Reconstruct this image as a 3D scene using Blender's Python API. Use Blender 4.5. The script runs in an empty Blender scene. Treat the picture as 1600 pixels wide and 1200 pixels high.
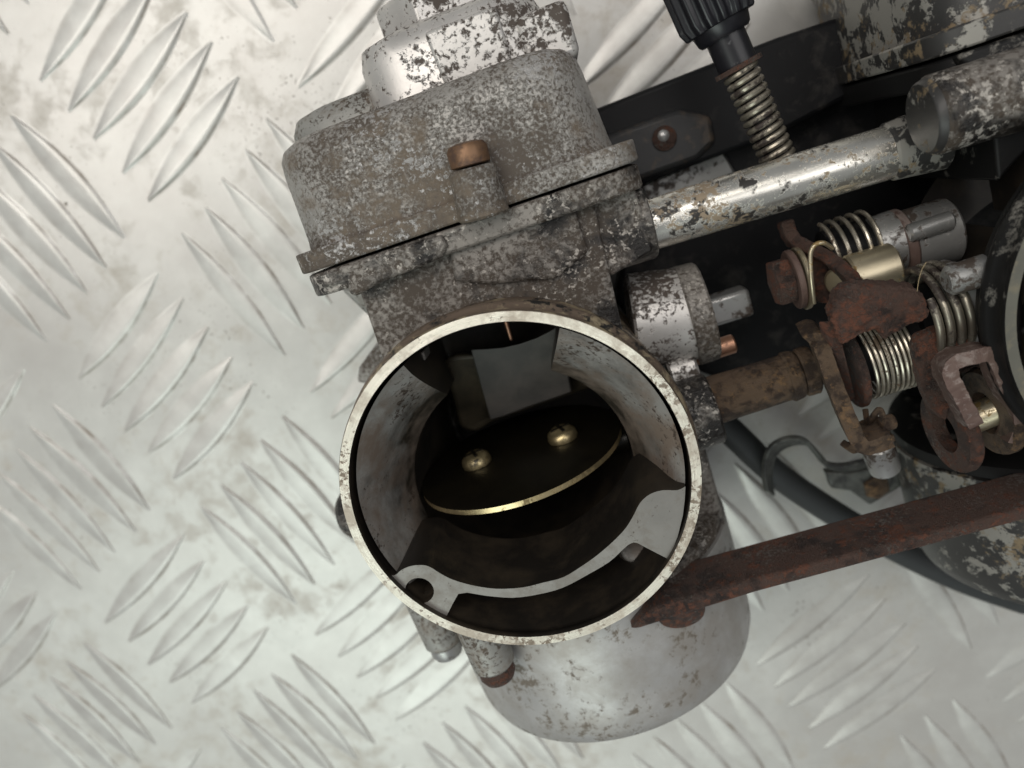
import bpy, bmesh, math, random
import numpy as np
from mathutils import Vector, Matrix
from mathutils.geometry import tessellate_polygon

# ------------------------------------------------------------------ frame
# Scene axes: X along the carburetor bank, Y towards the float bowls, Z up from
# the tread plate.  Everything is designed in millimetres, built in metres.
S = 0.001
F, HC = 1155.0, 190.0
_n = np.array([-.059, -.285, .957]); _n /= np.linalg.norm(_n)
_a = math.radians(17.0)
_x = np.array([math.cos(_a), math.sin(_a), 0]); _x[2] = -(_n[0]*_x[0]+_n[1]*_x[1])/_n[2]
AX = _x/np.linalg.norm(_x); AY = np.cross(_n, AX)
def _raw(px, py, h):
    r = np.array([(px-800)/F, (600-py)/F, -1.]); p = r*(-(HC-h)/(r@_n))
    return np.array([p@AX, p@AY, h])
_O = _raw(808, 745, 78.5)
def V(px, py, h):
    """point of the photo at height h (mm) above the plate, in bank axes"""
    q = _raw(px, py, h); q[:2] -= _O[:2]; return q
def A(*p): return np.array(p, float)

scene = bpy.context.scene
cam_d = bpy.data.cameras.new('camera'); cam = bpy.data.objects.new('camera', cam_d)
scene.collection.objects.link(cam); scene.camera = cam
R = Matrix((AX, AY, _n))            # rows: bank axes seen from the camera frame
cam.matrix_world = Matrix.Translation(Vector((-_O[0]*S, -_O[1]*S, HC*S))) @ R.to_4x4()
cam_d.sensor_width = 36; cam_d.lens = F/1600*36
cam_d.clip_start = 0.005; cam_d.clip_end = 20
cam_d.dof.use_dof = True; cam_d.dof.focus_distance = 0.124; cam_d.dof.aperture_fstop = 15

w = bpy.data.worlds.new('World'); scene.world = w; w.use_nodes = True
w.node_tree.nodes['Background'].inputs[0].default_value = (0.93, 0.97, 1.0, 1)
w.node_tree.nodes['Background'].inputs[1].default_value = 0.22

def lamp(name, loc, target, sx, sy, power, col):
    d = bpy.data.lights.new(name, 'AREA'); d.shape = 'RECTANGLE'; d.size = sx; d.size_y = sy
    d.energy = power; d.color = col
    o = bpy.data.objects.new(name, d); scene.collection.objects.link(o)
    o.location = loc
    o.rotation_euler = (Vector(target)-Vector(loc)).to_track_quat('-Z', 'Y').to_euler()
    return o
lamp('ceiling_tube_lamp', (-.30, .55, 1.1), (0, 0, 0), 1.3, .35, 8.0, (1, .94, .875))
lamp('ceiling_tube_lamp', (-.55, -.65, 1.1), (0, 0, 0), 1.0, .5, 5.5, (.89, 1, .93))
lamp('ceiling_tube_lamp', (.75, .35, 1.1), (0, 0, .03), .5, 1.2, 4, (1, .97, .95))

scene.view_settings.view_transform = 'Standard'; scene.view_settings.look = 'None'
scene.view_settings.exposure = 0.0; scene.view_settings.gamma = 1

# ------------------------------------------------------------------ materials
def mat(name, base, metal, rough, layers=(), bump=.25, spec=.5, bdist=.5, coord='obj', edge=None, rings=None, grad=None, grain=(6, .12), seed=0, stretch=(1, 1, 1), var=.12):
    """layers: (colour, metallic, roughness, size mm, amount 0..1, clump size mm, clump strength, softness, depth)"""
    m = bpy.data.materials.new(name); m.use_nodes = True
    nt = m.node_tree; N = nt.nodes; L = nt.links
    bs = N['Principled BSDF']
    tc = N.new('ShaderNodeTexCoord'); mp = N.new('ShaderNodeMapping')
    mp.inputs['Scale'].default_value = (1000*stretch[0], 1000*stretch[1], 1000*stretch[2])
    mp.inputs['Location'].default_value = (seed*17.3, seed*9.1, seed*5.7)
    if coord == 'pos':
        ge = N.new('ShaderNodeNewGeometry'); L.new(ge.outputs['Position'], mp.inputs['Vector'])
    else: L.new(tc.outputs['Object'], mp.inputs['Vector'])
    def noise(scale, det=5, rgh=.6, off=0, dist=0):
        n = N.new('ShaderNodeTexNoise'); n.inputs['Scale'].default_value = scale
        n.inputs['Detail'].default_value = det; n.inputs['Roughness'].default_value = rgh
        n.inputs['Distortion'].default_value = dist
        if off:
            a = N.new('ShaderNodeVectorMath'); a.operation = 'ADD'; a.inputs[1].default_value = (off*31.7, off*13.1, off*7.9)
            L.new(mp.outputs[0], a.inputs[0]); L.new(a.outputs[0], n.inputs['Vector'])
        else: L.new(mp.outputs[0], n.inputs['Vector'])
        return n.outputs['Fac']
    def math_(op, a, b):
        n = N.new('ShaderNodeMath'); n.operation = op
        for i, v in enumerate((a, b)):
            if isinstance(v, (int, float)): n.inputs[i].default_value = v
            else: L.new(v, n.inputs[i])
        return n.outputs[0]
    def mixc(f, a, b):
        n = N.new('ShaderNodeMix'); n.data_type = 'RGBA'
        L.new(f, n.inputs[0])
        for i, v in ((6, a), (7, b)):
            if isinstance(v, tuple): n.inputs[i].default_value = (*v, 1)
            else: L.new(v, n.inputs[i])
        return n.outputs[2]
    def mixf(f, a, b):
        n = N.new('ShaderNodeMix'); n.data_type = 'FLOAT'
        L.new(f, n.inputs[0])
        for i, v in ((2, a), (3, b)):
            if isinstance(v, (int, float)): n.inputs[i].default_value = v
            else: L.new(v, n.inputs[i])
        return n.outputs[0]
    g = noise(.12, 4, .6, 3)
    mr = N.new('ShaderNodeMapRange'); L.new(g, mr.inputs[0])
    mr.inputs[1].default_value = .3; mr.inputs[2].default_value = .7
    c = mixc(mr.outputs[0], tuple(b*(1-var) for b in base), tuple(min(1, b*(1+var)) for b in base))
    me, ro = metal, rough
    gr = noise(1/grain[0]*6, 6, .7, 5)
    hgt = math_('MULTIPLY', gr, grain[1])
    for i, (col, lm, lr, size, amt, csize, cstr, soft, depth) in enumerate(layers):
        fine = noise(1/size, 6, .68, 11+i*3, .25)
        cl = noise(1/csize, 3, .55, 12+i*3)
        v = math_('ADD', fine, math_('MULTIPLY', math_('SUBTRACT', cl, .5), cstr))
        if grad and i == 0:    # grime settled towards one end; on the throat, shade painted in with depth
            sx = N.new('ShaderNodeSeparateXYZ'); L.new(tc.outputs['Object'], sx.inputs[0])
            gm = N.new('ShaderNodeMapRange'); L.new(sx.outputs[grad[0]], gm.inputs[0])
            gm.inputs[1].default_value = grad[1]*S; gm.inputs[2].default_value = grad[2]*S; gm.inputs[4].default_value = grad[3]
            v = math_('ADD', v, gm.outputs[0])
        r = N.new('ShaderNodeMapRange'); L.new(v, r.inputs[0])
        thr = .5+(.5-amt)*.42
        r.inputs[1].default_value = thr-soft; r.inputs[2].default_value = thr+soft
        f = r.outputs[0]
        c = mixc(f, c, col); me = mixf(f, me, lm); ro = mixf(f, ro, lr)
        hgt = math_('SUBTRACT', hgt, math_('MULTIPLY', f, depth))
    if edge:      # grime settled along the foot of a tread bar
        at = N.new('ShaderNodeAttribute'); at.attribute_name = 'edge'
        big = noise(1/edge[1], 3, .6, 41)
        f = math_('MULTIPLY', at.outputs['Fac'], math_('MULTIPLY', math_('SUBTRACT', big, .40), 3.4)); cl_ = N.new('ShaderNodeClamp'); L.new(f, cl_.inputs[0])
        c = mixc(cl_.outputs[0], c, edge[0]); ro = mixf(cl_.outputs[0], ro, .6); me = mixf(cl_.outputs[0], me, .1)
    if rings:     # turning marks round an axis
        sp_ = N.new('ShaderNodeVectorMath'); sp_.operation = 'SUBTRACT'; sp_.inputs[1].default_value = rings
        m2 = N.new('ShaderNodeMapping'); m2.inputs['Scale'].default_value = (1000, 1000, 0)
        L.new(tc.outputs['Object'], m2.inputs['Vector']); L.new(m2.outputs[0], sp_.inputs[0])
        ln = N.new('ShaderNodeVectorMath'); ln.operation = 'LENGTH'; L.new(sp_.outputs[0], ln.inputs[0])
        n1 = N.new('ShaderNodeTexNoise'); n1.noise_dimensions = '1D'; n1.inputs['Scale'].default_value = 6; n1.inputs['Detail'].default_value = 4
        L.new(ln.outputs['Value'], n1.inputs['W'])
        hgt = math_('ADD', hgt, math_('MULTIPLY', n1.outputs['Fac'], .5))
        c = mixc(math_('MULTIPLY', n1.outputs['Fac'], .35), c, tuple(v*.6 for v in base))
    L.new(c, bs.inputs['Base Color'])
    for k, v in (('Metallic', me), ('Roughness', ro)):
        if isinstance(v, (int, float)): bs.inputs[k].default_value = v
        else: L.new(v, bs.inputs[k])
    bs.inputs['Specular IOR Level'].default_value = spec
    b = N.new('ShaderNodeBump'); b.inputs['Strength'].default_value = bump; b.inputs['Distance'].default_value = bdist*S
    L.new(hgt, b.inputs['Height']); L.new(b.outputs[0], bs.inputs['Normal'])
    return m

BRN = (.062, .048, .036); BLK = (.012, .011, .010)
M = {}
M['plate'] = mat('tread_aluminium', (.615, .612, .582), .38, .40, [((.50, .485, .46), .30, .31, 26, .42, 70, .6, .25, .02), ((.44, .41, .36), .2, .55, 7, .12, 40, .8, .14, .01), ((.14, .115, .09), .1, .6, 1.1, .075, 25, .3, .02, .2)], bump=.14, grain=(5, .25), var=.08, coord='pos')
M['bar'] = mat('tread_bar_aluminium', (.625, .622, .592), .38, .38, [((.50, .485, .46), .35, .32, 10, .35, 40, .6, .2, .02)], bump=.12, grain=(4, .25), var=.08, coord='pos', edge=((.20, .16, .12), 9))
M['cast'] = mat('pitted_cast_aluminium', (.34, .327, .305), .40, .46, grad=(1, 56, 43, .11), layers=[((.078, .062, .048), .0, .7, .62, .33, 14, .75, .085, .5), ((.15, .12, .09), .0, .75, 3.0, .28, 22, .8, .10, .2), ((.42, .41, .40), .5, .40, .9, .22, 12, .6, .03, .15)], bump=.5)
M['castgrey'] = mat('oxidised_cast_aluminium', (.31, .31, .29), .35, .52, [(BRN, .0, .75, .8, .30, 14, .7, .04, .5), ((.16, .13, .10), .0, .8, 5, .35, 20, .7, .12, .1)], bump=.4, seed=2)
M['castdark'] = mat('grimy_cast_aluminium', (.25, .232, .21), .30, .50, [(BRN, 0, .7, .9, .52, 15, .8, .08, .5), ((.014, .012, .011), 0, .28, 6, .42, 18, .9, .08, .3), ((.45, .42, .38), .4, .45, 1.0, .20, 9, .6, .03, .1)], bump=.5, seed=4)
M['bright'] = mat('bright_spotted_alloy', (.60, .58, .555), .6, .42, [((.07, .055, .045), 0, .7, 1.1, .38, 10, .7, .04, .5)], bump=.4, seed=6)
M['black'] = mat('flaked_black_paint', (.030, .029, .028), .05, .42, [((.27, .26, .235), .3, .5, 4.5, .37, 30, .7, .02, -.35), ((.20, .15, .09), .1, .7, 3, .18, 20, .5, .04, -.1)], bump=.5, seed=8)
M['blackfew'] = mat('oily_black_casting', (.009, .009, .009), .0, .5, [((.20, .19, .17), .3, .5, 5, .16, 25, .8, .04, -.2)], bump=.5, seed=29, spec=.3)
M['blackplain'] = mat('oily_black_steel', (.006, .006, .007), .0, .5, spec=.25, layers=[((.035, .032, .03), .1, .5, 5, .2, 20, .6, .1, .2)], bump=.4, seed=9)
M['machined'] = mat('machined_rim_alloy', (.80, .75, .65), .70, .36, rings=(-.6, -2.2, 0), layers=[((.16, .12, .08), .1, .7, 1.0, .21, 14, .75, .03, .35), ((.5, .44, .36), .4, .55, 4, .35, 15, .5, .1, .1)], bump=.35, seed=3, grain=(2, .3))
M['rimside'] = mat('stained_rim_edge', (.16, .12, .09), .3, .5, [((.40, .33, .22), .4, .5, 3, .35, 10, .6, .06, .2), (BLK, 0, .6, 2, .3, 10, .6, .05, .2)], bump=.3, seed=5)
M['throat'] = mat('shaded_throat_alloy', (.36, .35, .33), .30, .48, grad=(2, 74, 57, .42), layers=[((.030, .025, .018), .1, .5, 9, .12, 22, .6, .17, .02), ((.19, .15, .12), .1, .6, 9, .42, 14, .6, .12, .05), ((.05, .035, .025), 0, .7, 1.0, .14, 10, .6, .04, .3)], bump=.15, seed=7)  # first layer paints the shade that deepens down the throat wall
M['shelf'] = mat('shelf_alloy', (.23, .22, .205), .40, .45, [((.19, .175, .155), .3, .5, 3, .36, 9, .5, .10, .1), ((.08, .07, .055), 0, .7, .8, .13, 8, .4, .03, .3)], bump=.25, seed=10)
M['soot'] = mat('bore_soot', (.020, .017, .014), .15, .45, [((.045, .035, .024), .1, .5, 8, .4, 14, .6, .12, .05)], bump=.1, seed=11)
M['slide'] = mat('slide_grey', (.09, .088, .083), .25, .45, [((.12, .11, .10), .1, .5, 8, .35, 14, .5, .15, .05)], bump=.1, seed=12)
M['oilplate'] = mat('oiled_throttle_plate', (.007, .006, .004), .2, .35, [((.012, .010, .006), .2, .35, 8, .4, 12, .5, .15, .05)], bump=.06, seed=13, spec=.25)
M['brass'] = mat('worn_brass', (.66, .53, .30), .9, .32, [((.20, .15, .07), .5, .5, 1.5, .30, 6, .6, .06, .2)], bump=.2, seed=14)
M['cap'] = mat('smooth_cap_alloy', (.45, .445, .435), .45, .40, [((.35, .33, .305), .4, .48, 7, .45, 18, .6, .14, .02), ((.15, .13, .105), .1, .7, 1.8, .22, 14, .85, .06, .35)], bump=.2, seed=15, grain=(3, .15))
M['rust'] = mat('red_brown_rust', (.125, .075, .058), .05, .58, grain=(1.6, .9), layers=[((.050, .036, .032), .2, .5, 4, .38, 14, .6, .08, .2), ((.20, .078, .045), 0, .75, 1.5, .36, 10, .6, .06, -.2), ((.20, .17, .15), .3, .28, .6, .22, 6, .5, .04, -.3)], bump=1.0, seed=16, bdist=1.4)
M['rustbright'] = mat('red_rust', (.10, .045, .033), .0, .7, [((.07, .03, .02), .0, .6, 3, .4, 10, .6, .08, .2)], bump=.5, seed=17)
M['rustochre'] = mat('ochre_rust', (.14, .095, .062), .1, .48, grain=(1.4, .8), layers=[((.045, .03, .022), .1, .50, 2.4, .47, 9, .6, .08, .25), ((.22, .135, .07), .1, .6, 1.1, .24, 7, .6, .06, -.2)], bump=.9, seed=18, bdist=.9)
M['rustface'] = mat('pinkish_rust', (.125, .082, .068), .1, .6, [((.10, .06, .05), .1, .6, 3, .4, 12, .6, .1, .2), ((.25, .20, .18), .3, .5, 2, .25, 15, .6, .06, .1)], bump=.5, seed=19)
M['zinc'] = mat('worn_zinc_plating', (.74, .72, .66), .9, .26, [((.025, .022, .02), 0, .5, 3.2, .34, 16, .9, .035, .3), ((.30, .24, .17), .3, .6, 1.1, .24, 12, .8, .03, .3)], bump=.3, seed=20)
M['zincgold'] = mat('yellow_zinc', (.56, .49, .35), .85, .34, [((.25, .17, .07), .3, .5, 1.4, .25, 6, .7, .04, .3)], bump=.2, seed=21)
M['steel'] = mat('dull_grey_steel', (.42, .42, .41), .7, .38, [((.07, .055, .045), 0, .6, 2, .33, 9, .8, .05, .3)], bump=.3, seed=22)
M['spring'] = mat('spring_steel', (.50, .46, .38), .85, .32, [((.10, .07, .045), .1, .6, 1.2, .30, 7, .7, .05, .3)], bump=.3, seed=23)
M['springdark'] = mat('dull_spring_steel', (.34, .31, .25), .8, .36, [((.04, .03, .025), .1, .6, 2.2, .38, 9, .7, .06, .2)], bump=.3, seed=24)
M['copper'] = mat('copper_pin_metal', (.42, .23, .15), .8, .38, [((.15, .07, .045), .1, .6, 2, .3, 6, .5, .06, .2)], bump=.2, seed=25)
M['rubber'] = mat('grey_black_rubber', (.030, .033, .034), 0, .55, [], bump=.1, seed=26)
M['plastic'] = mat('black_plastic', (.010, .010, .013), 0, .32, [((.05, .05, .055), 0, .5, 2, .12, 6, .5, .03, .1)], bump=.15, seed=27)
M['brown'] = mat('brown_screw_plating', (.20, .115, .065), .6, .42, [((.08, .045, .03), .2, .6, 2.5, .4, 6, .5, .08, .2)], bump=.3, seed=28)
M['rimgrey'] = mat('grey_green_rim', (.14, .137, .115), .3, .45, [((.2, .18, .13), .3, .5, 3, .3, 10, .5, .08, .1)], bump=.2, seed=30)
M['stepgrey'] = mat('greasy_grey_steel', (.030, .030, .031), .2, .5, [((.08, .06, .045), .1, .6, 3, .25, 12, .6, .1, .2), ((.012, .012, .012), 0, .35, 6, .3, 14, .6, .1, .1)], bump=.3, seed=31)
M['clipsteel'] = mat('dark_clip_steel', (.16, .165, .15), .75, .30, [((.02, .02, .02), .1, .5, 4, .42, 12, .7, .12, .1)], bump=.2, seed=32)
M['screwbrass'] = mat('dirty_screw_brass', (.50, .41, .23), .9, .34, [((.03, .024, .012), .2, .4, 1.6, .26, 5, .6, .08, .2)], bump=.2, seed=33)
M['slidedark'] = mat('varnished_slide', (.040, .034, .024), .2, .42, [((.085, .07, .045), .2, .45, 7, .4, 14, .6, .15, .05)], bump=.1, seed=34)
M['hair'] = mat('hair', (.55, .42, .25), 0, .5)

# ------------------------------------------------------------------ mesh tools
def nrm(v): v = np.asarray(v, float); return v/np.linalg.norm(v)
def perp(ax):
    ax = nrm(ax); r = A(0, 0, 1) if abs(ax[2]) < .9 else A(1, 0, 0)
    u = nrm(np.cross(r, ax)); return u, np.cross(ax, u)
class MB:
    def __init__(s): s.v = []; s.f = []; s.mi = []
    def add(s, vs, fs, mi=0):
        b = len(s.v); s.v += [tuple(p) for p in vs]
        s.f += [tuple(i+b for i in f) for f in fs]; s.mi += [mi]*len(fs); return s
    def loft(s, rings, cap0=True, cap1=True, closed=True, loop=False, mi=0):
        n = len(rings[0]); vs = [p for r in rings for p in r]; fs = []
        m = len(rings)
        for i in range(m if loop else m-1):
            for j in range(n if closed else n-1):
                a = i*n+j; b = i*n+(j+1) % n; i2 = (i+1) % m
                fs.append((a, b, i2*n+(j+1) % n, i2*n+j))
        if not loop:
            if cap0: fs.append(tuple(reversed(range(n))))
            if cap1: fs.append(tuple(range((m-1)*n, m*n)))
        return s.add(vs, fs, mi)
    def lathe(s, prof, o, ax, n=64, a0=0, a1=2*math.pi, loop=False, cap0=True, cap1=True, ref=None, mi=0):
        u, w_ = perp(ax) if ref is None else ref; ax = nrm(ax); o = np.asarray(o, float)
        full = abs(a1-a0) > 6.28
        an = [a0+(a1-a0)*k/(n if full else n-1) for k in range(n)]
        rings = [[o+ax*t+r*(math.cos(q)*u+math.sin(q)*w_) for q in an] for r, t in prof]
        return s.loft(rings, cap0, cap1, closed=full, loop=loop, mi=mi)
    def cyl(s, p, q, r, r2=None, n=24, ch=.0, mi=0):
        p = np.asarray(p, float); q = np.asarray(q, float); L_ = np.linalg.norm(q-p); r2 = r if r2 is None else r2
        if ch: pr = [(r-ch, 0), (r, ch), (r2, L_-ch), (r2-ch, L_)]
        else: pr = [(r, 0), (r2, L_)]
        return s.lathe(pr, p, q-p, n, mi=mi)
    def hexa(s, p, q, r, n=6, rot=0, mi=0):
        p = np.asarray(p, float); q = np.asarray(q, float)
        return s.lathe([(r*.93, 0), (r, .06*np.linalg.norm(q-p)), (r, .9*np.linalg.norm(q-p)), (r*.9, np.linalg.norm(q-p))], p, q-p, n, rot, rot+2*math.pi, mi=mi)
    def tube(s, path, r, n=10, cap=True, mi=0):
        P = [np.asarray(p, float) for p in path]; rr = r if hasattr(r, '__len__') else [r]*len(P)
        T = [nrm(P[min(i+1, len(P)-1)]-P[max(i-1, 0)]) for i in range(len(P))]
        u, _ = perp(T[0]); rings = []
        for p, t, q in zip(P, T, rr):
            u = nrm(u-t*(u@t)); v = np.cross(t, u)
            rings.append([p+q*(math.cos(k*2*math.pi/n)*u+math.sin(k*2*math.pi/n)*v) for k in range(n)])
        return s.loft(rings, cap, cap, mi=mi)
    def prism(s, poly, vec, holes=(), mi=0, mside=None):
        """planar polygon (3-D points) with holes, thickened along vec"""
        loops = [list(map(np.asarray, lp)) for lp in [poly]+list(holes)]
        top = [p for lp in loops for p in lp]; n = len(top); li = []; k = 0
        for lp in loops: li.append(list(range(k, k+len(lp)))); k += len(lp)
        if holes: tf = [tuple(f) for f in tessellate_polygon([[Vector(p) for p in lp] for lp in loops])]
        else: tf = [tuple(range(n))]
        vec = np.asarray(vec, float)
        s.add(top+[p+vec for p in top], tf+[tuple(reversed([i+n for i in f])) for f in tf], mi)
        b = len(s.v)-2*n
        for lp in li:
            for i in range(len(lp)):
                a, c = lp[i], lp[(i+1) % len(lp)]
                s.f.append((b+a, b+c, b+c+n, b+a+n)); s.mi.append(mi if mside is None else mside)
        return s
    def box(s, x0, x1, y0, y1, z0, z1, mi=0):
        return s.prism([A(x0, y0, z1), A(x1, y0, z1), A(x1, y1, z1), A(x0, y1, z1)], A(0, 0, z0-z1), mi=mi)
    def build(s, name, mats, parent=None, bevel=0, seg=2, angle=38, label=None, sub=0, rough=0, rsize=3):
        org = np.array(parent['_o']) if parent is not None else np.zeros(3)
        if parent is None and s.v: org = np.array([np.mean([p[0] for p in s.v]), np.mean([p[1] for p in s.v]), np.min([p[2] for p in s.v])])
        me = bpy.data.meshes.new(name)
        me.from_pydata([tuple((np.array(p)-org)*S) for p in s.v], [], s.f)
        for m in (mats if isinstance(mats, (list, tuple)) else [mats]): me.materials.append(M[m])
        for p, i in zip(me.polygons, s.mi): p.material_index = i; p.use_smooth = True
        bm = bmesh.new(); bm.from_mesh(me); bmesh.ops.recalc_face_normals(bm, faces=bm.faces)
        bm.to_mesh(me); bm.free()
        o = bpy.data.objects.new(name, me); scene.collection.objects.link(o)
        if parent is not None: o.parent = parent
        else: o.location = org*S
        o['_o'] = list(org)
        if bevel:
            b = o.modifiers.new('bevel', 'BEVEL'); b.width = bevel*S; b.segments = seg; b.limit_method = 'ANGLE'; b.angle_limit = math.radians(32)
            b.use_clamp_overlap = True
        if sub:
            q = o.modifiers.new('sub', 'SUBSURF'); q.levels = q.render_levels = sub; q.subdivision_type = 'SIMPLE'
        if rough:
            key = 'grit%g' % rsize
            t = bpy.data.textures.get(key) or bpy.data.textures.new(key, 'CLOUDS')
            t.noise_scale = rsize*S; t.noise_depth = 3
            d = o.modifiers.new('grit', 'DISPLACE'); d.texture = t; d.strength = rough*S; d.mid_level = .5; d.texture_coords = 'LOCAL'
        me.set_sharp_from_angle(angle=math.radians(angle))
        if label: o['label'] = label
        return o

def tag(o, label, cat, group=None):
    o['label'] = label; o['category'] = cat
    if group: o['group'] = group
    return o
def thing(name, loc, label, cat, group=None):
    o = bpy.data.objects.new(name, None); scene.collection.objects.link(o)
    o.location = np.asarray(loc, float)*S; o['_o'] = list(map(float, loc)); o.empty_display_size = .01
    return tag(o, label, cat, group)
def arc(c, u, v, r, a0, a1, n):
    return [np.asarray(c)+r*(math.cos(t)*np.asarray(u)+math.sin(t)*np.asarray(v)) for t in np.linspace(math.radians(a0), math.radians(a1), n)]
def helix(p, q, r, turns, n=20, a0=0):
    p = np.asarray(p, float); q = np.asarray(q, float); u, v = perp(q-p)
    N_ = int(turns*n)
    return [p+(q-p)*k/N_+r*(math.cos(a0+2*math.pi*k/n)*u+math.sin(a0+2*math.pi*k/n)*v) for k in range(N_+1)]
def smooth(P, k=6):
    P = [np.asarray(p, float) for p in P]; out = []
    for i in range(len(P)-1):
        p0, p1, p2, p3 = P[max(i-1, 0)], P[i], P[i+1], P[min(i+2, len(P)-1)]
        for j in range(k):
            s_ = j/k; out.append(.5*((2*p1)+(-p0+p2)*s_+(2*p0-5*p1+4*p2-p3)*s_**2+(-p0+3*p1-3*p2+p3)*s_**3))
    return out+[P[-1]]
def strip(mb, P, wv, th):
    """ribbon with thickness: path P, width vector wv, thickness th"""
    P = [np.asarray(p, float) for p in P]; rings = []
    for i, p in enumerate(P):
        tg = nrm(P[min(i+1, len(P)-1)]-P[max(i-1, 0)]); nn = nrm(np.cross(tg, wv))*th/2; ww = np.asarray(wv)/2
        rings.append([p+nn+ww, p-nn+ww, p-nn-ww, p+nn-ww])
    return mb.loft(rings)
def rrect(x0, x1, z0, z1, r, y, k=5):
    out = []
    for cx, cz, a in ((x1-r, z1-r, 0), (x0+r, z1-r, 90), (x0+r, z0+r, 180), (x1-r, z0+r, 270)):
        for t in np.linspace(a, a+90, k): out.append(A(cx+r*math.cos(math.radians(t)), y, cz+r*math.sin(math.radians(t))))
    return out
def flat(h, *pts): return [V(x, y, h) for x, y in pts]

# ------------------------------------------------------------------ tread plate
pb = MB(); pb.box(-420, 420, -420, 420, -3, 0)
plate = pb.build('tread_plate', 'plate'); plate['kind'] = 'structure'
plate['label'] = 'aluminium five-bar tread plate under the carburetors'
lat = {(0, 0): (260, 600), (-1, 0): (110, 782), (0, 1): (447, 808), (-1, 1): (295, 978), (1, 0): (440, 370), (0, -1): (40, 360), (1, -1): (215, 125), (-1, 2): (460, 1145), (-2, 1): (150, 1125)}
_A = np.array([[i, j, 1] for i, j in lat]); _B = np.array([V(*p, 0)[:2] for p in lat.values()])
_s = np.linalg.lstsq(_A, _B, rcond=None)[0]; E1, E2, E0 = _s
LB, WB = 33.0, 6.2
def bar_mesh():
    vs, fs, ed = [], [], []
    k = 25; prof = [(-1.12, 0, .0), (-1.0, .03, .30), (-.8, .16, .25), (-.5, .40, .05), (-.1, .66, 0), (.3, .88, 0), (.58, 1.0, 0), (.78, .88, .15), (.92, .45, .8), (1.0, .0, 1), (1.12, 0, .0)]
    c = len(prof)
    for i in range(k):
        t = -1+2*i/(k-1); wd = max(.05, 1-t*t)*WB/2; zz = .52*max(0, 1-abs(t)**5)**.6
        for q, z, e in prof:
            off = wd*q if abs(q) <= 1 else math.copysign(wd+.5, q)
            vs.append((t*LB/2*(1+(.02 if abs(q) > 1 else 0))*S, off*S, (zz*z+.03)*S)); ed.append(e)
    for i in range(k-1):
        for j in range(c-1): fs.append((i*c+j, (i+1)*c+j, (i+1)*c+j+1, i*c+j+1))
    me = bpy.data.meshes.new('tread_bar'); me.from_pydata(vs, [], fs); me.materials.append(M['bar'])
    a = me.attributes.new('edge', 'FLOAT', 'POINT'); a.data.foreach_set('value', ed)
    for p in me.polygons: p.use_smooth = True
    return me
bme = bar_mesh()
rng = random.Random(4)
cnt = 0
po = np.array(plate['_o'])
for i in range(-8, 9):
    for j in range(-8, 9):
        e_al, e_ac = (E1, E2) if (i+j) % 2 == 0 else (E2, E1)
        for k in range(-2, 3):
            c = E0+i*E1+j*E2+e_ac*.185*k
            if not (-190 < c[0] < 150 and -165 < c[1] < 150): continue
            q = (c+_O[:2]);  # keep those near the view
            p3 = q[0]*AX+q[1]*AY-HC*_n
            u, v_ = 800+F*p3[0]/-p3[2], 600-F*p3[1]/-p3[2]
            if not (-150 < u < 1750 and -150 < v_ < 1330): continue
            o = bpy.data.objects.new('tread_bar', bme); scene.collection.objects.link(o)
            o.parent = plate
            o.location = (np.array([c[0], c[1], 0])-po-np.array([0, 0, 3])*0)*S
            o.location.z = (0-po[2])*S
            o.rotation_euler = (0, 0, math.atan2(e_al[1], e_al[0])+rng.uniform(-.03, .03))
            ln = np.linalg.norm(e_al)*.80/LB
            o.scale = (ln*rng.uniform(.96, 1.03), rng.uniform(.92, 1.05)*(-1 if (i+j) % 2 == 0 else 1), rng.uniform(.85, 1.1)); cnt += 1
print('bars', cnt, 'E', np.linalg.norm(E1), np.linalg.norm(E2))

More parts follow.
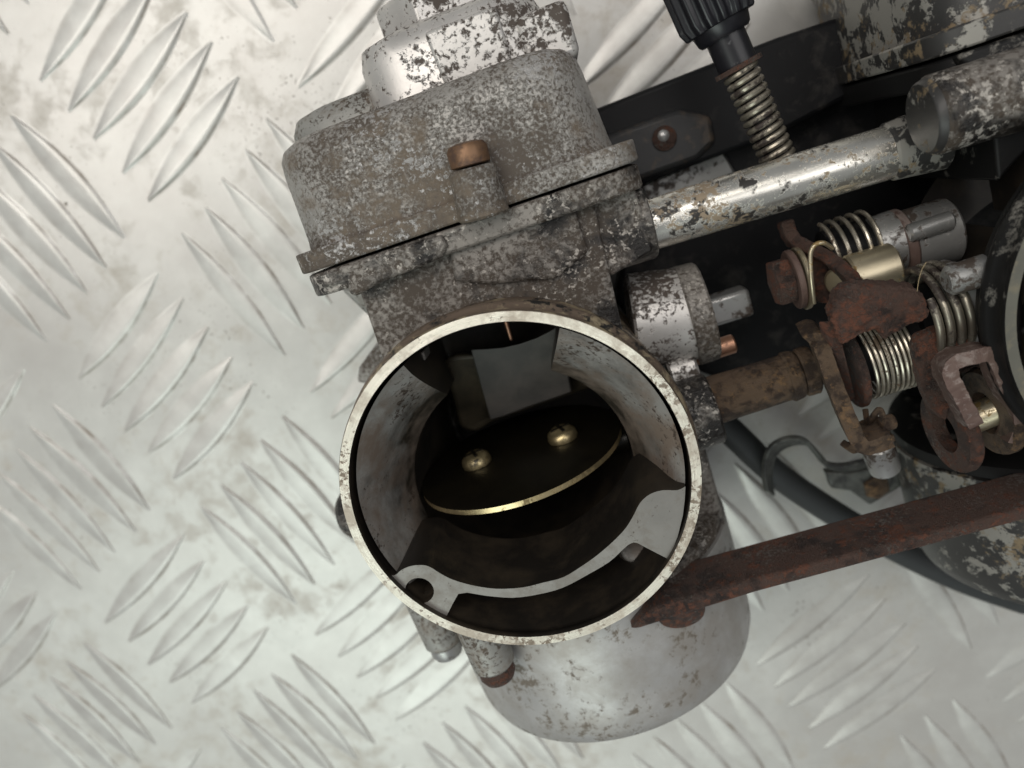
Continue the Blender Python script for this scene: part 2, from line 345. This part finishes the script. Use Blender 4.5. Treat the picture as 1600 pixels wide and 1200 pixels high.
# ------------------------------------------------------------------ carburetor
MC = A(-.6, -2.2, 0)       # mouth axis
RO = 30.0
_p, _q = V(650, 768, 56), V(998, 728, 56)
BC = (_p+_q)/2; BC[2] = 0
BR = 21.6; BC[1] += 1.3
print('bore', BC, BR)
def poly2(ps, dx): return [p+A(dx, 0, 0) for p in ps]
def right_details(t):
    b = MB(); b.prism(flat(67, (1494,436),(1548,418),(1556,462),(1575,545),(1545,585),(1524,520),(1506,470)), A(0, 0, -14)); b.build('return_boss', 'steel', t, bevel=1)
    b = MB(); b.cyl(V(1478, 440, 69), V(1546, 420, 69), 2.4, 2.6, 24, ch=.6); b.build('boss_ridge', 'steel', t)
    return t
def carburetor(dx, label, mt, detail=True):
    D = A(dx, 0, 0)
    t = thing('carburetor', D, label, 'carburetor', 'carburetors of the bank')
    mc = MC+D; Z = A(0, 0, 1); ref = (A(1, 0, 0), A(0, 1, 0))
    # funnel: rim, outer side with a bead, inner wall
    b = MB()
    b.lathe(([(29.1, 36)] if detail else [(24.5, 66), (29.1, 69)])+[(29.1, 71.5), (30.3, 72.2), (30.6, 73.2), (30.2, 74.3), (29.7, 74.8), (29.7, 77.2), (30.0, 78.0), (29.8, 78.5)], mc, Z, 128, cap0=False, cap1=False, ref=ref, mi=1)
    b.lathe([(29.8, 78.5), (28.2, 78.5)], mc, Z, 128, cap0=False, cap1=False, ref=ref, mi=0)
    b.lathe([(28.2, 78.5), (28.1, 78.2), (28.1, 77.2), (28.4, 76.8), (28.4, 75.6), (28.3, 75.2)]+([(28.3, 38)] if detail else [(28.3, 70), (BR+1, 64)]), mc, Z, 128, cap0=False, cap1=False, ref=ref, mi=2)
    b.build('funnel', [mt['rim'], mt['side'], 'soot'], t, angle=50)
    # throat: cone from the rim down to the bore
    for a0, a1 in ((-31, 58), (114, 207)):
        b = MB(); rings = []
        for k in range(9):
            s_ = k/8; ease = s_**.8
            hh = 76.3-20.3*s_
            c = mc*(1-ease)+(BC+D)*ease; r = 27.5*(1-ease)+BR*ease
            rings.append([c+A(r*math.cos(q), r*math.sin(q), hh) for q in np.linspace(math.radians(a0), math.radians(a1), 40)])
        b.loft(rings, False, False, closed=False)
        # end walls where the cone stops
        for e in (0, -1):
            pts = [r[e] for r in rings]
            low = [A(p[0], p[1], 44) for p in pts]
            b.loft([pts, low], False, False, closed=False, mi=1)
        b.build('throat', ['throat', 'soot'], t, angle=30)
    b = MB()
    b.lathe([(BR, 40), (BR, 3), (.1, 3)], BC+D, Z, 72, cap0=False, cap1=False, ref=ref)
    an = np.linspace(0, 2*math.pi, 72, endpoint=False)
    b.loft([[mc+A(28.35*math.cos(q), 28.35*math.sin(q), 40.6) for q in an], [BC+D+A(BR*math.cos(q), BR*math.sin(q), 40) for q in an]], False, False)
    b.lathe([(BR, 55.8), (BR, 40)], BC+D, Z, 60, math.radians(124), math.radians(418), cap0=False, cap1=False, ref=ref)
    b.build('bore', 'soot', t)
    if detail:
        hs = 77.4
        ou = [(601,895),(616,899),(628,890),(644,884),(660,883),(672,886),(688,896),(708,906),(740,915),(776,920),(816,918),(850,910),(880,902),(910,884),(940,862),(972,832),(988,809),(1000,786),(1016,772),(1036,766),(1058,766),(1071,760),(1070,780),(1067,805),(1059,838),(1045,874),(1010,856),(994,848),(984,850),(974,858),(952,878),(920,897),(880,918),(840,929),(800,934),(760,931),(730,926),(716,928),(707,944),(698,962),(690,974),(668,962),(636,946),(615,926)]
        def sm(L_): return [(p[0], p[1]) for p in smooth([A(x, y, 0) for x, y in L_], 3)]
        ou = sm(ou[:22])+ou[22:25]+sm(ou[25:36])+ou[36:]
        hc = V(655.6, 923, hs)
        hole = arc(hc, A(1, 0, 0), A(0, 1, 0), 2.55, 0, 345, 24)
        b = MB(); b.prism(flat(hs, *ou), A(0, 0, -18), [hole], mside=1)
        sh = b.build('shelf', ['shelf', 'soot'], t)
        b = MB()
        b.lathe([(2.5, -1.6), (2.5, -2.0), (2.3, -2.4), (2.5, -2.8), (2.3, -3.2), (2.5, -3.6), (2.3, -4), (2.4, -9), (.1, -9)], hc, Z, 24, cap0=False, cap1=False)
        b.build('threaded_hole', 'soot', t)
        # air passages in the pocket behind the shelf
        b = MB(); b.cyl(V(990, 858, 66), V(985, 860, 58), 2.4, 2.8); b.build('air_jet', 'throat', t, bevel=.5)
        b = MB(); b.cyl(V(748, 932, 66), V(752, 936, 58), 3.0, 3.4); b.build('air_jet', 'slide', t, bevel=.5)
        # slide bridge at the back of the bore and the needle over it
        top = [V(735, 546, 52), V(760, 545, 52), V(785, 543, 52), V(812, 537, 52), V(838, 528, 52), V(858, 518, 52), V(874, 508, 52)]
        low = [V(766, 656, 44), V(787, 650, 44), V(808, 642, 44), V(829, 634, 44), V(850, 627, 44), V(871, 620, 44), V(893, 612, 44)]
        b = MB(); b.prism(top+low[::-1], A(0, -1.0, -3)); b.build('slide_bridge', 'slide', t, bevel=.3)
        b = MB(); b.prism([V(x, y, h) for x, y, h in ((690,562,48.5),(712,552,48.5),(735,552,48.5),(775,552,48.5),(812,546,48.5),(845,534,48.5),(874,518,48.5),(900,500,48.5),(922,500,48.5),(948,596,40),(926,606,40),(893,616,40),(830,638,40),(766,660,40),(742,676,40),(716,668,40))], A(0, -2.0, -8)); b.build('slide', 'slidedark', t, bevel=2.4, seg=4)
        b = MB(); b.cyl(V(790, 500, 50), V(799, 531, 50), .5, .35, 10); b.build('jet_needle', 'copper', t)
        b = MB(); b.prism(flat(63, (629,572),(640,562),(662,548),(666,562),(650,571)), A(0, 0, -5)); b.build('casting_web', 'shelf', t, bevel=.3)
        # throttle plate, wide open
        tc = V(813, 710, 50); tt = math.radians(87); N_ = A(0, math.sin(tt), math.cos(tt)); U_ = A(1, 0, 0); W_ = np.cross(N_, U_)
        b = MB(); n = 72
        ring = lambda r, o: [tc+N_*o+r*(math.cos(q)*U_+math.sin(q)*W_*1.0) for q in np.linspace(0, 2*math.pi, n, endpoint=False)]
        b.loft([ring(BR-.7, .6), ring(BR-.5, .5)], True, False); b.loft([ring(BR-.5, .5), ring(BR-.5, -.5)], False, False, mi=1)
        b.loft([ring(BR-.5, -.5), ring(BR-.7, -.6)], False, True)
        tp = b.build('throttle_plate', ['oilplate', 'brass'], t)
        b = MB(); b.cyl(tc-U_*BR-N_*3.2, tc+U_*BR-N_*3.2, 2.6); b.build('throttle_shaft', 'oilplate', t)
        for sx in (-9.0, 9.4):
            c = tc+U_*sx+N_*.7
            b = MB(); b.lathe([(3.0, 0), (3.1, .6), (2.85, 1.6), (1.9, 2.4), (.02, 2.6)], c, N_, 28)
            sc = b.build('screw', 'screwbrass', tp)
            b = MB()
            e = nrm(U_*.9+W_*.35); g = np.cross(N_, e)
            for d1, d2 in ((e, g), (g, e)):
                o_ = c+N_*2.62
                b.prism([o_+d1*2.0+d2*.34, o_-d1*2.0+d2*.34, o_-d1*2.0-d2*.34, o_+d1*2.0-d2*.34], -N_*.5)
            b.build('cross_slot', 'oilplate', tp)
    # body casting
    X0 = dx
    b = MB(); b.lathe([(21, 0), (21, 10), (BR+1.6, 12), (BR+1.6, 39.5)], BC+D, Z, 64, cap1=False, ref=ref)
    b.build('spigot', mt['dark'], t, angle=40)
    b = MB()
    ca = arc(mc, A(1, 0, 0), A(0, 1, 0), 28.6, 131, 33, 30)
    b.prism([A(p[0], p[1], 62) for p in [A(X0-18.5, 37, 0)]+ca+[A(X0+25, 37, 0)]], A(0, 0, -48))
    b.build('neck', mt['body'], t, bevel=.6)
    b = MB(); b.prism([p+D for p in flat(63.5, (700,384),(720,372),(882,304),(893,312),(920,394),(870,436),(770,445),(710,440))], A(0, 0, -14)); b.build('neck_pad', mt['body'], t, bevel=.9)
    # lower flange and float bowl
    b = MB(); b.loft([rrect(X0-27, X0+33.8, 5, 65.5, 7, y) for y in (36.6, 40.6)])
    b.build('body_flange', mt['body'], t, bevel=.5)
    b = MB(); b.prism([p+D for p in flat(66.3, (484,432),(512,422),(690,366),(700,384),(690,404),(590,444),(556,464),(545,460),(540,442),(500,452))], A(0, 0, -12)); b.build('flange_lug', mt['body'], t, bevel=1.0)
    b = MB(); b.loft([rrect(X0-27.6, X0+34.2, 4.5, 66.2, 7, y) for y in (41.1, 44.6)])
    b.loft([rrect(X0-26.2, X0+31.2, 7, 65.4, 11, 44.0), rrect(X0-25.9, X0+30.8, 7, 65.2, 11, 46), rrect(X0-25.6, X0+29.6, 8, 65, 11, 57.5), rrect(X0-25.4, X0+29.2, 8.6, 64.4, 10.6, 60), rrect(X0-24.4, X0+28.2, 9.6, 63.2, 9.6, 61.7), rrect(X0-22.4, X0+26.2, 11.6, 61.2, 8, 62.6)], True, True)
    fb = b.build('float_bowl', mt['bowl'], t, bevel=.35, angle=45)
    b = MB(); b.loft([rrect(X0-25.4, X0+24, 8, 53, 9, 60), rrect(X0-24.8, X0+24, 8, 52.5, 9, 65), rrect(X0-23.6, X0+23, 9, 51, 8, 67.2), rrect(X0-21, X0+21, 11, 49, 7, 68)], True, True)
    b.build('bowl_step', mt['bowl2'], t, angle=45)
    b = MB(); b.loft([rrect(X0-7.2, X0+26, 18, 58, 8, 60), rrect(X0-7.2, X0+26, 18, 57.6, 8, 70), rrect(X0-6.2, X0+25, 19, 56.5, 7, 73), rrect(X0-2.5, X0+22, 22, 54, 6, 74.2)], True, True)
    db = b.build('drain_boss', mt['bright'], t, angle=45)
    b = MB(); b.prism([A(X0+7, 62, 58.4), A(X0+19, 62, 58.4), A(X0+19, 71.5, 58.4), A(X0+6.5, 71.5, 58.4)], A(0, 0, -6)); b.build('boss_facet', mt['bright'], t, bevel=.7)
    b = MB(); b.hexa(A(X0+8, 73, 40), A(X0+8, 81, 40), 11, rot=.3); b.build('drain_plug', mt['bright'], t, bevel=.8)
    b = MB(); b.box(X0+21, X0+30, 60, 69, 30, 57.5); b.build('boss_rib', mt['bright'], t, bevel=1.2)
    # bowl screw in its post
    p0, p1 = V(757, 340, 67)+D, V(737, 262, 67)+D
    b = MB(); b.cyl(p0, p1, 4.3, 3.9, 28, ch=.4); b.build('screw_post', mt['bowl'], t)
    b = MB(); b.lathe([(3.0, 0), (3.3, .2), (3.35, 2.6), (2.9, 3.4), (1.8, 3.7), (.02, 3.75)], p1+A(0, .3, 0), p1-p0, 28); b.build('bowl_screw', 'brown', t)
    # vacuum chamber and its round cap
    hc = 35.0; Yn = A(0, -1, 0)
    b = MB(); b.lathe([(12, 32.3), (31.0, 32.5), (33.2, 33.4), (33.2, 36)], A(X0+.5, 0, hc), Yn, 72)
    b.build('vacuum_chamber', mt['dark'], t, angle=40)
    b = MB(); b.lathe([(32.6, 36.2), (33.6, 36.5), (33.4, 58), (33.1, 62), (32.2, 64.6), (30.4, 66.1), (27, 66.9), (20, 67.2), (.05, 67.4)], A(X0+.5, 0, hc), Yn, 96)
    b.build('vacuum_cap', mt['cap'], t, angle=50)
    for px, py, mm in (((684, 978, 'steel'), (762, 1010, 'rust')) if detail else ()):
        p = V(px, py, 52 if mm == 'steel' else 68)+D; q = p+A(0, -1, 0)*4.5
        b = MB(); b.cyl(p+A(0, 9, 0), q, 4.6, 4.2, 24, ch=.8); b.build('cap_lug', 'castgrey' if mm == 'steel' else 'castgrey', t)
        b = MB(); b.lathe([(3.5, 0), (3.6, 1.6), (3.0, 2.8), (1.8, 3.3), (.02, 3.4)], q, Yn, 24); b.build('cap_screw', mm, t)
    # throttle shaft boss and side castings facing the other carburetor
    b = MB(); s0 = V(1060, 655, 52)+D; s1 = V(1117, 636, 52)+D
    b.cyl(s0-A(1, 0, 0), s1, 7.2, 7.0, 36, ch=.5); b.build('shaft_boss', mt['boss'], t)
    b = MB(); b.box(X0+25.5, X0+33, -38, -12, 8, 46); b.build('side_wall', mt['dark'], t, bevel=1.5)
    b = MB(); b.cyl(V(985, 503, 44)+D, V(1096, 487, 44)+D, 9.5, 9.3, 40, ch=.5); b.build('choke_boss', mt['bright'], t)
    b = MB(); b.cyl(V(1070, 495, 44)+D, V(1104, 485, 44)+D, 10.1, 9.9, 40, ch=.4); b.build('boss_collar', mt['boss'], t)
    b = MB(); b.cyl(V(1045, 586, 46)+D, V(1088, 572, 46)+D, 4.2, 4.0, 24, ch=.5); b.build('pin_boss', mt['bright'], t)
    b = MB(); b.cyl(V(950, 365, 54)+D, V(1016, 345, 54)+D, 6.8, 6.6, 36, ch=.6)
    b.prism([p+D for p in flat(60.5, (893,318),(985,280),(1000,318),(1020,392),(955,432),(920,395))], A(0, 0, -22))
    b.build('pipe_socket', mt['body'], t, bevel=.8)
    if not detail: return right_details(t)
    b = MB(); b.prism([p+D for p in flat(30, (600,520),(560,575),(556,600),(600,600),(640,560))], A(0, 0, -10)); b.build('casting_tab', mt['bowl'], t, bevel=1)
    b = MB(); b.prism([p+D for p in flat(40, (530,452),(580,500),(640,520),(640,440))], A(0, 0, -20)); b.build('casting_tab', mt['bowl2'], t, bevel=1)
    b = MB(); b.cyl(V(625, 784, 45)+D, V(536, 806, 45)+D, 6.2, 5.2, 28, ch=1.2); b.build('casting_tab', mt['dark'], t)
    return t
MT1 = dict(rim='machined', side='rimside', body='castdark', bowl='cast', bowl2='castgrey', bright='bright', cap='cap', dark='castdark', boss='castdark')
MT2 = dict(rim='rimgrey', side='blackfew', body='blackfew', bowl='black', bowl2='black', bright='bright', cap='black', dark='blackfew', boss='steel')
carburetor(0, 'pitted silver carburetor with pale round mouth and open throttle plate facing up', MT1)
carburetor(107, 'carburetor at the right edge with flaking black paint and cut-off mouth', MT2, False)

# ------------------------------------------------------------------ pipes, bars
t = thing('connecting_pipe', V(1200, 300, 0), 'shiny zinc pipe with black flaking marks joining the two float bowl sides', 'pipe')
b = MB(); b.cyl(V(1005, 355, 52), V(1392, 237, 52), 4.6, 4.6, 40); b.build('pipe', 'zinc', t)
b = MB(); b.cyl(V(1384, 239, 52), V(1470, 213, 52), 5.0, 5.6, 36, ch=.5); b.build('sleeve', 'black', t)
b = MB(); b.cyl(V(1452, 182, 67), V(1660, 120, 67), 6.0, 6.0, 40, ch=.5); b.build('barrel', 'castdark', t)
b = MB(); b.cyl(V(1440, 186, 67), V(1456, 181, 67), 5.4, 5.7, 40, ch=.3); b.build('barrel_face', 'black', t)

t = thing('mounting_bar', V(1300, 840, 0), 'long rusty steel bar crossing below the linkage, bolted over the round caps', 'bar')
l0, l1 = V(985, 975, 64), V(1700, 768, 64)
hB = 70
P0 = flat(hB, (985, 984), (1012, 958), (1045, 940), (1180, 904), (1700, 766), (1700, 786), (1180, 926), (1000, 982))
b = MB(); b.prism(P0, A(0, 0, -11.5)); b.build('bar', ['rust'], t, bevel=.5)
b = MB(); c = V(1064, 957, 67.5); b.lathe([(4.2, -3), (4.6, 0), (4.3, .6), (3, .9), (.02, 1.0)], c, A(0, -.45, 1), 28); b.build('bolt_head', 'rust', t)

t = thing('rear_bracket', V(1080, 200, 0), 'oily black bracket strip behind the pipe beside the pitted float bowl', 'bracket')
b = MB(); b.prism(flat(26, (925,172),(1215,58),(1330,20),(1330,150),(1215,210),(1000,290),(960,250)), A(0, 0, -8)); b.build('strip', 'blackplain', t, bevel=1)
b = MB(); b.prism(flat(18, (1000,275),(1215,190),(1420,120),(1600,60),(1600,600),(1440,640),(1380,570),(1130,595),(1030,560),(960,470)), A(0, 0, -8)); b.build('web', 'blackplain', t, bevel=1)
b = MB(); b.prism(flat(27.5, (935,215),(1060,170),(1112,180),(1120,222),(1090,250),(960,296)), A(0, 0, -4)); b.build('step', 'stepgrey', t, bevel=1.2)
b = MB(); b.lathe([(1.1, -1), (1.2, .7), (.8, 1.1), (.02, 1.2)], V(1036, 212, 27.5), A(0, 0, 1), 20); b.build('bolt', 'steel', t)
b = MB(); b.lathe([(2.4, -1), (2.5, .5), (2.2, .7)], V(1038, 216, 27.5), A(0, 0, 1), 20); b.build('washer', 'rust', t)
b = MB(); b.prism(flat(20, (1000,290),(1130,235),(1150,270),(1020,330)), A(0, 0, -3)); b.build('tab', 'steel', t, bevel=.6)

# ------------------------------------------------------------------ idle screw
t = thing('idle_screw', V(1160, 120, 0), 'black ribbed idle adjuster knob with a brassy spring beside the pipe', 'adjuster screw')
def ip(s_, h=44):   # along the adjuster
    return V(1104+ (1222-1104)*s_, -10+(262+10)*s_, h)
ia = nrm(ip(1)-ip(0))
b = MB()
u, v_ = perp(ia); prof = []
rings = []
for s0, rr in ((-.35, 6.6), (-.3, 7.0), (.12, 7.0), (.17, 6.4)):
    rings.append([ip(0)+(ip(1)-ip(0))*s0+(rr if k % 4 < 2 else rr-.8)*(math.cos(k*math.pi/32)*u+math.sin(k*math.pi/32)*v_) for k in range(64)])
b.loft(rings); b.build('knob', 'plastic', t, bevel=.2)
b = MB(); b.cyl(ip(.16), ip(.25), 5.2, 4.8, 28, ch=.5); b.build('collar', 'plastic', t)
b = MB(); b.cyl(ip(.24), ip(.41), 3.5, 3.5, 24); b.build('stem', 'plastic', t)
b = MB(); b.cyl(ip(.41), ip(.435), 4.3, 4.3, 24); b.build('washer', 'rust', t)
b = MB(); b.tube(helix(ip(.44), ip(1.0), 2.75, 13.5, 20), .58, 8); b.build('spring', 'springdark', t)
b = MB(); b.cyl(ip(.4), ip(1.05), 2.2); b.build('screw_rod', 'blackplain', t)
b = MB(); b.cyl(V(1214, 236, 44), V(1226, 232, 44), 2.2, 2.0, 20, ch=.3); b.build('end_pin', 'steel', t)

# ------------------------------------------------------------------ choke linkage
t = thing('choke_linkage', V(1330, 420, 0), 'red rusty choke lever with hex bolt, thin wire and gold spacer under the pipe', 'lever linkage')
X_ = A(1, 0, 0)
b = MB(); b.cyl(V(1290, 405, 44), V(1400, 372, 44), 5.4, 5.4, 32); b.build('shaft_sleeve', 'blackplain', t)
b = MB(); b.tube(helix(V(1290, 398, 45), V(1362, 376, 45), 5.9, 4.5, 24), .42, 8); b.build('spring', 'spring', t)
b = MB(); b.cyl(V(1362, 388, 46), V(1400, 377, 46), 5.6, 5.9, 32, ch=.3); b.build('sleeve_end', 'steel', t)
b = MB(); b.cyl(V(1398, 384, 46), V(1414, 379, 46), 6.6, 6.6, 32, ch=.4); b.build('rusty_ring', 'rustface', t)
b = MB(); b.cyl(V(1412, 380, 46), V(1486, 358, 46), 6.0, 6.0, 32, ch=.5); b.build('barrel', 'steel', t)
b = MB(); b.cyl(V(1418, 366, 52), V(1488, 343, 52), 1.7, 1.7, 18, ch=.4); b.build('roll_pin', 'steel', t)
b = MB(); b.cyl(V(1326, 436, 53), V(1398, 415, 53), 4.3, 4.3, 36, ch=.4); b.build('spacer', 'zincgold', t)
# lever: a plate square to the shaft
def lever(pts, th=1.8): # list of (px,py,h) on a plane X = const
    P = [V(*p) for p in pts]; x0 = np.mean([p[0] for p in P]); return [A(x0, p[1], p[2]) for p in P], A(th, 0, 0)
b = MB(); q0 = V(1228, 352, 46); q1 = V(1330, 440, 56)
path = [V(1226, 345, 44), V(1236, 372, 46), V(1262, 388, 48), V(1292, 404, 50), V(1318, 424, 54), V(1334, 446, 55), V(1334, 470, 55)]
strip(b, smooth(path, 4), A(.6, -1, -6), 2.3); b.build('lever_edge', 'rust', t, bevel=.4, sub=2, rough=.45, rsize=1.2)
b = MB(); b.prism(flat(50, (1262,392),(1300,410),(1322,432),(1326,468),(1300,476),(1262,470)), A(0, 0, -2)); b.build('lever_plate', 'rust', t, bevel=.4)
b = MB(); b.lathe([(2.6, -.5), (2.8, .3), (2.3, .8), (.02, .9)], V(1312, 440, 52), A(-.7, 0, .7), 24); b.build('rivet', 'zincgold', t)
b = MB(); b.hexa(V(1208, 444, 50), V(1236, 436, 50), 4.6, rot=.4); b.build('hex_bolt', 'rust', t, bevel=.3)
b = MB(); b.cyl(V(1236, 438, 50), V(1246, 435, 50), 5.6, 5.6, 32, ch=.2); b.build('washer', 'rustface', t)
b = MB(); b.cyl(V(1248, 436, 50), V(1256, 434, 50), 5.9, 5.9, 32, ch=.2); b.build('washer', 'zincgold', t)
wp = [V(1272, 474, 56), V(1268, 440, 57), V(1266, 405, 57), V(1268, 390, 57), V(1276, 381, 57), V(1288, 380, 57), V(1300, 388, 55)]
b = MB(); b.tube(smooth(wp), .42, 10); b.build('wire', 'zincgold', t)
b = MB(); b.box(*sorted((V(1105, 490, 40)[0], V(1175, 470, 40)[0])), V(1140, 505, 40)[1], V(1140, 460, 40)[1], 34, 40); b.build('stop_block', 'steel', t, bevel=.8)
b = MB(); b.cyl(V(1085, 556, 46), V(1148, 536, 46), 2.0, 1.9, 20, ch=.3); b.build('copper_pin', 'copper', t)

# ------------------------------------------------------------------ throttle linkage
t = thing('throttle_linkage', V(1400, 560, 0), 'rusty throttle shaft with coil spring, bent bracket and forked lever between the carburetors', 'lever linkage')
hT = 52
def sp(px, h=hT):  # point on the shaft line
    s_ = (px-1100)/(1400-1100); return V(px, 630+(536-630)*s_, h)
b = MB(); b.cyl(sp(1108), sp(1232), 4.7, 4.4, 36); b.build('shaft', 'rustochre', t, sub=3, rough=.45, rsize=1.2)
b = MB(); b.cyl(sp(1228), sp(1248), 4.9, 4.6, 36, ch=.3); b.cyl(sp(1250), sp(1272), 4.7, 4.7, 36, ch=.4); b.build('collar', 'rustochre', t, sub=2, rough=.35, rsize=1.2)
# bent bracket: a strip seen on edge, with a foot
e1 = [(1256,524,58),(1266,520,59),(1276,528,60),(1296,584,62),(1318,640,63),(1334,676,63),(1350,684,63),(1384,672,63)]
b = MB()
pts = [V(*p) for p in e1]
strip(b, smooth(pts, 4), A(1.5, 0, -9), 2.6); b.build('bracket', 'rustochre', t, bevel=.35, sub=2, rough=.4, rsize=1.2)
b = MB(); strip(b, [V(*p) for p in ((1320,694,58),(1328,700,58),(1345,696,58),(1392,680,58))], A(0, -.5, -4), 1.4); b.build('bracket_foot', 'rustochre', t, bevel=.3)
b = MB(); b.tube(smooth([V(1352, 640, 58), V(1356, 660, 60), V(1366, 648, 63), V(1374, 640, 64), V(1380, 652, 64), V(1386, 676, 62)]), .55, 8); b.build('spring_hook', 'rustochre', t)
b = MB(); b.cyl(V(1376, 664, 64), V(1398, 657, 64), 1.5, 1.4, 16, ch=.3); b.build('hook_pin', 'rustochre', t)
b = MB(); b.cyl(V(1368, 690, 50), V(1384, 736, 48), 3.2, 3.0, 20, ch=.8); b.build('lower_pin', 'steel', t)
# return spring with its flange
b = MB(); b.cyl(sp(1318, 56)+A(0, -1.2, 0), sp(1330, 56)+A(0, -1.2, 0), 8.2, 8.2, 40, ch=.3); b.build('spring_flange', 'rust', t)
b = MB(); b.cyl(sp(1330, 54), sp(1425, 54), 5.4, 5.4, 28); b.build('spring_core', 'blackplain', t)
b = MB(); b.tube(helix(sp(1340, 56)+A(0, -1.2, 0), sp(1404, 56)+A(0, -1.2, 0), 7.1, 8.5, 28), .34, 8); b.build('coil_spring', 'spring', t)
# lumpy cover plate over the spring
b = MB(); b.prism(flat(68, (1304,470),(1316,452),(1340,446),(1404,448),(1432,452),(1446,468),(1454,494),(1444,504),(1424,508),(1392,526),(1378,530),(1372,516),(1346,522),(1318,540),(1310,534),(1296,498)), A(.6, .5, -4)); b.build('cover_plate', 'rust', t, bevel=.8, seg=3, sub=4, rough=1.1, rsize=1.0)
b = MB(); b.prism([V(1296, 500, 67), V(1318, 540, 67), V(1338, 620, 60), V(1322, 640, 54), V(1306, 560, 58)], A(-1.5, 0, -1.5)); b.build('side_plate', 'rust', t, bevel=.4)
# second spring on the right
b = MB(); b.tube(helix(V(1432, 492, 60), V(1486, 475, 60), 7.6, 3.5, 28, 1.0), .7, 10); b.build('torsion_spring', 'springdark', t)
b = MB(); b.cyl(V(1420, 505, 54), V(1500, 480, 54), 6.5, 6.5, 28); b.build('torsion_core', 'blackplain', t)
# forked lever
b = MB(); b.prism(flat(66, (1430,545),(1436,526),(1470,512),(1500,520),(1540,556),(1546,580),(1526,574),(1496,590),(1486,640),(1480,660),(1456,640),(1440,600)), A(0, 0, -3)); b.build('lever_plate', 'rust', t, bevel=.6, seg=3, sub=2, rough=.5, rsize=2)
fork = [V(*p) for p in ((1516,660,71),(1498,624,72),(1480,590,72),(1476,574,72),(1484,562,72),(1510,554,72),(1532,549,72),(1546,556,72),(1560,590,72),(1580,630,70),(1586,660,69),(1576,686,68))]
b = MB(); strip(b, smooth(fork, 5), A(.5, -.5, -5), 2.3); b.build('fork', 'rustface', t, bevel=.5, sub=2, rough=.6, rsize=1.5)
for (px, py, h, m_) in ((1486, 672, 62, 'rust'), (1550, 642, 64, 'rustochre')):
    c = V(px, py, h); ax = nrm(A(1, 0, -.08))
    b = MB(); b.lathe([(3.8, -1.2), (7.4, -1.2), (7.8, -.6), (7.8, .6), (7.4, 1.2), (3.8, 1.2)], c, ax, 40, loop=True); b.build('cable_disc', m_, t)
b = MB(); b.cyl(V(1496, 664, 63), V(1560, 638, 65), 2.6, 2.6, 20); b.build('pivot_pin', 'zincgold', t)
b = MB(); b.cyl(V(1506, 700, 62), V(1524, 694, 62), 2.4, 2.2, 20, ch=.5); b.build('pin_end', 'zincgold', t)

# ------------------------------------------------------------------ hose and clip
t = MB().tube(smooth([V(1060, 610, 26), V(1135, 668, 24), V(1210, 738, 20), V(1300, 800, 16), V(1400, 858, 14), V(1500, 905, 14), V(1600, 940, 14)]), 3.3, 20).build('rubber_hose', 'rubber')
tag(t, 'dark grey rubber hose running diagonally under the rusty bar', 'hose')
t = thing('hose_clip', V(1260, 740, 0), 'curved black metal clip hooked around the rubber hose', 'clip')
b = MB(); cp = [V(*p) for p in ((1203,772,24),(1198,740,26),(1206,706,28),(1230,690,29),(1258,690,29),(1278,710,28),(1292,726,27),(1320,730,27),(1360,722,27),(1390,718,27))]
strip(b, smooth(cp, 5), nrm(V(1240, 745, 24)-V(1210, 715, 24))*4.5+A(0, 0, -4.5), 1.1); b.build('strap', 'clipsteel', t, bevel=.2)
b = MB(); b.prism(flat(24, (1290,738),(1330,738),(1400,722),(1410,760),(1360,790),(1330,768),(1300,764)), A(0, 0, -3)); b.build('foot', 'clipsteel', t, bevel=.5)
b = MB(); b.lathe([(3, -1), (3, 1), (2, 1.8), (.02, 2)], V(1368, 760, 24), A(0, 0, 1), 6); b.build('clip_bolt', 'rustochre', t)
t = MB().tube(smooth([V(1433, 455, 70), V(1436, 436, 72), V(1441, 420, 74), V(1447, 410, 75)]), .05, 6).build('stray_hair', 'hair')
tag(t, 'single fine pale hair standing up beside the rusty cover plate', 'hair')

for o in bpy.data.objects:
    if '_o' in o: del o['_o']
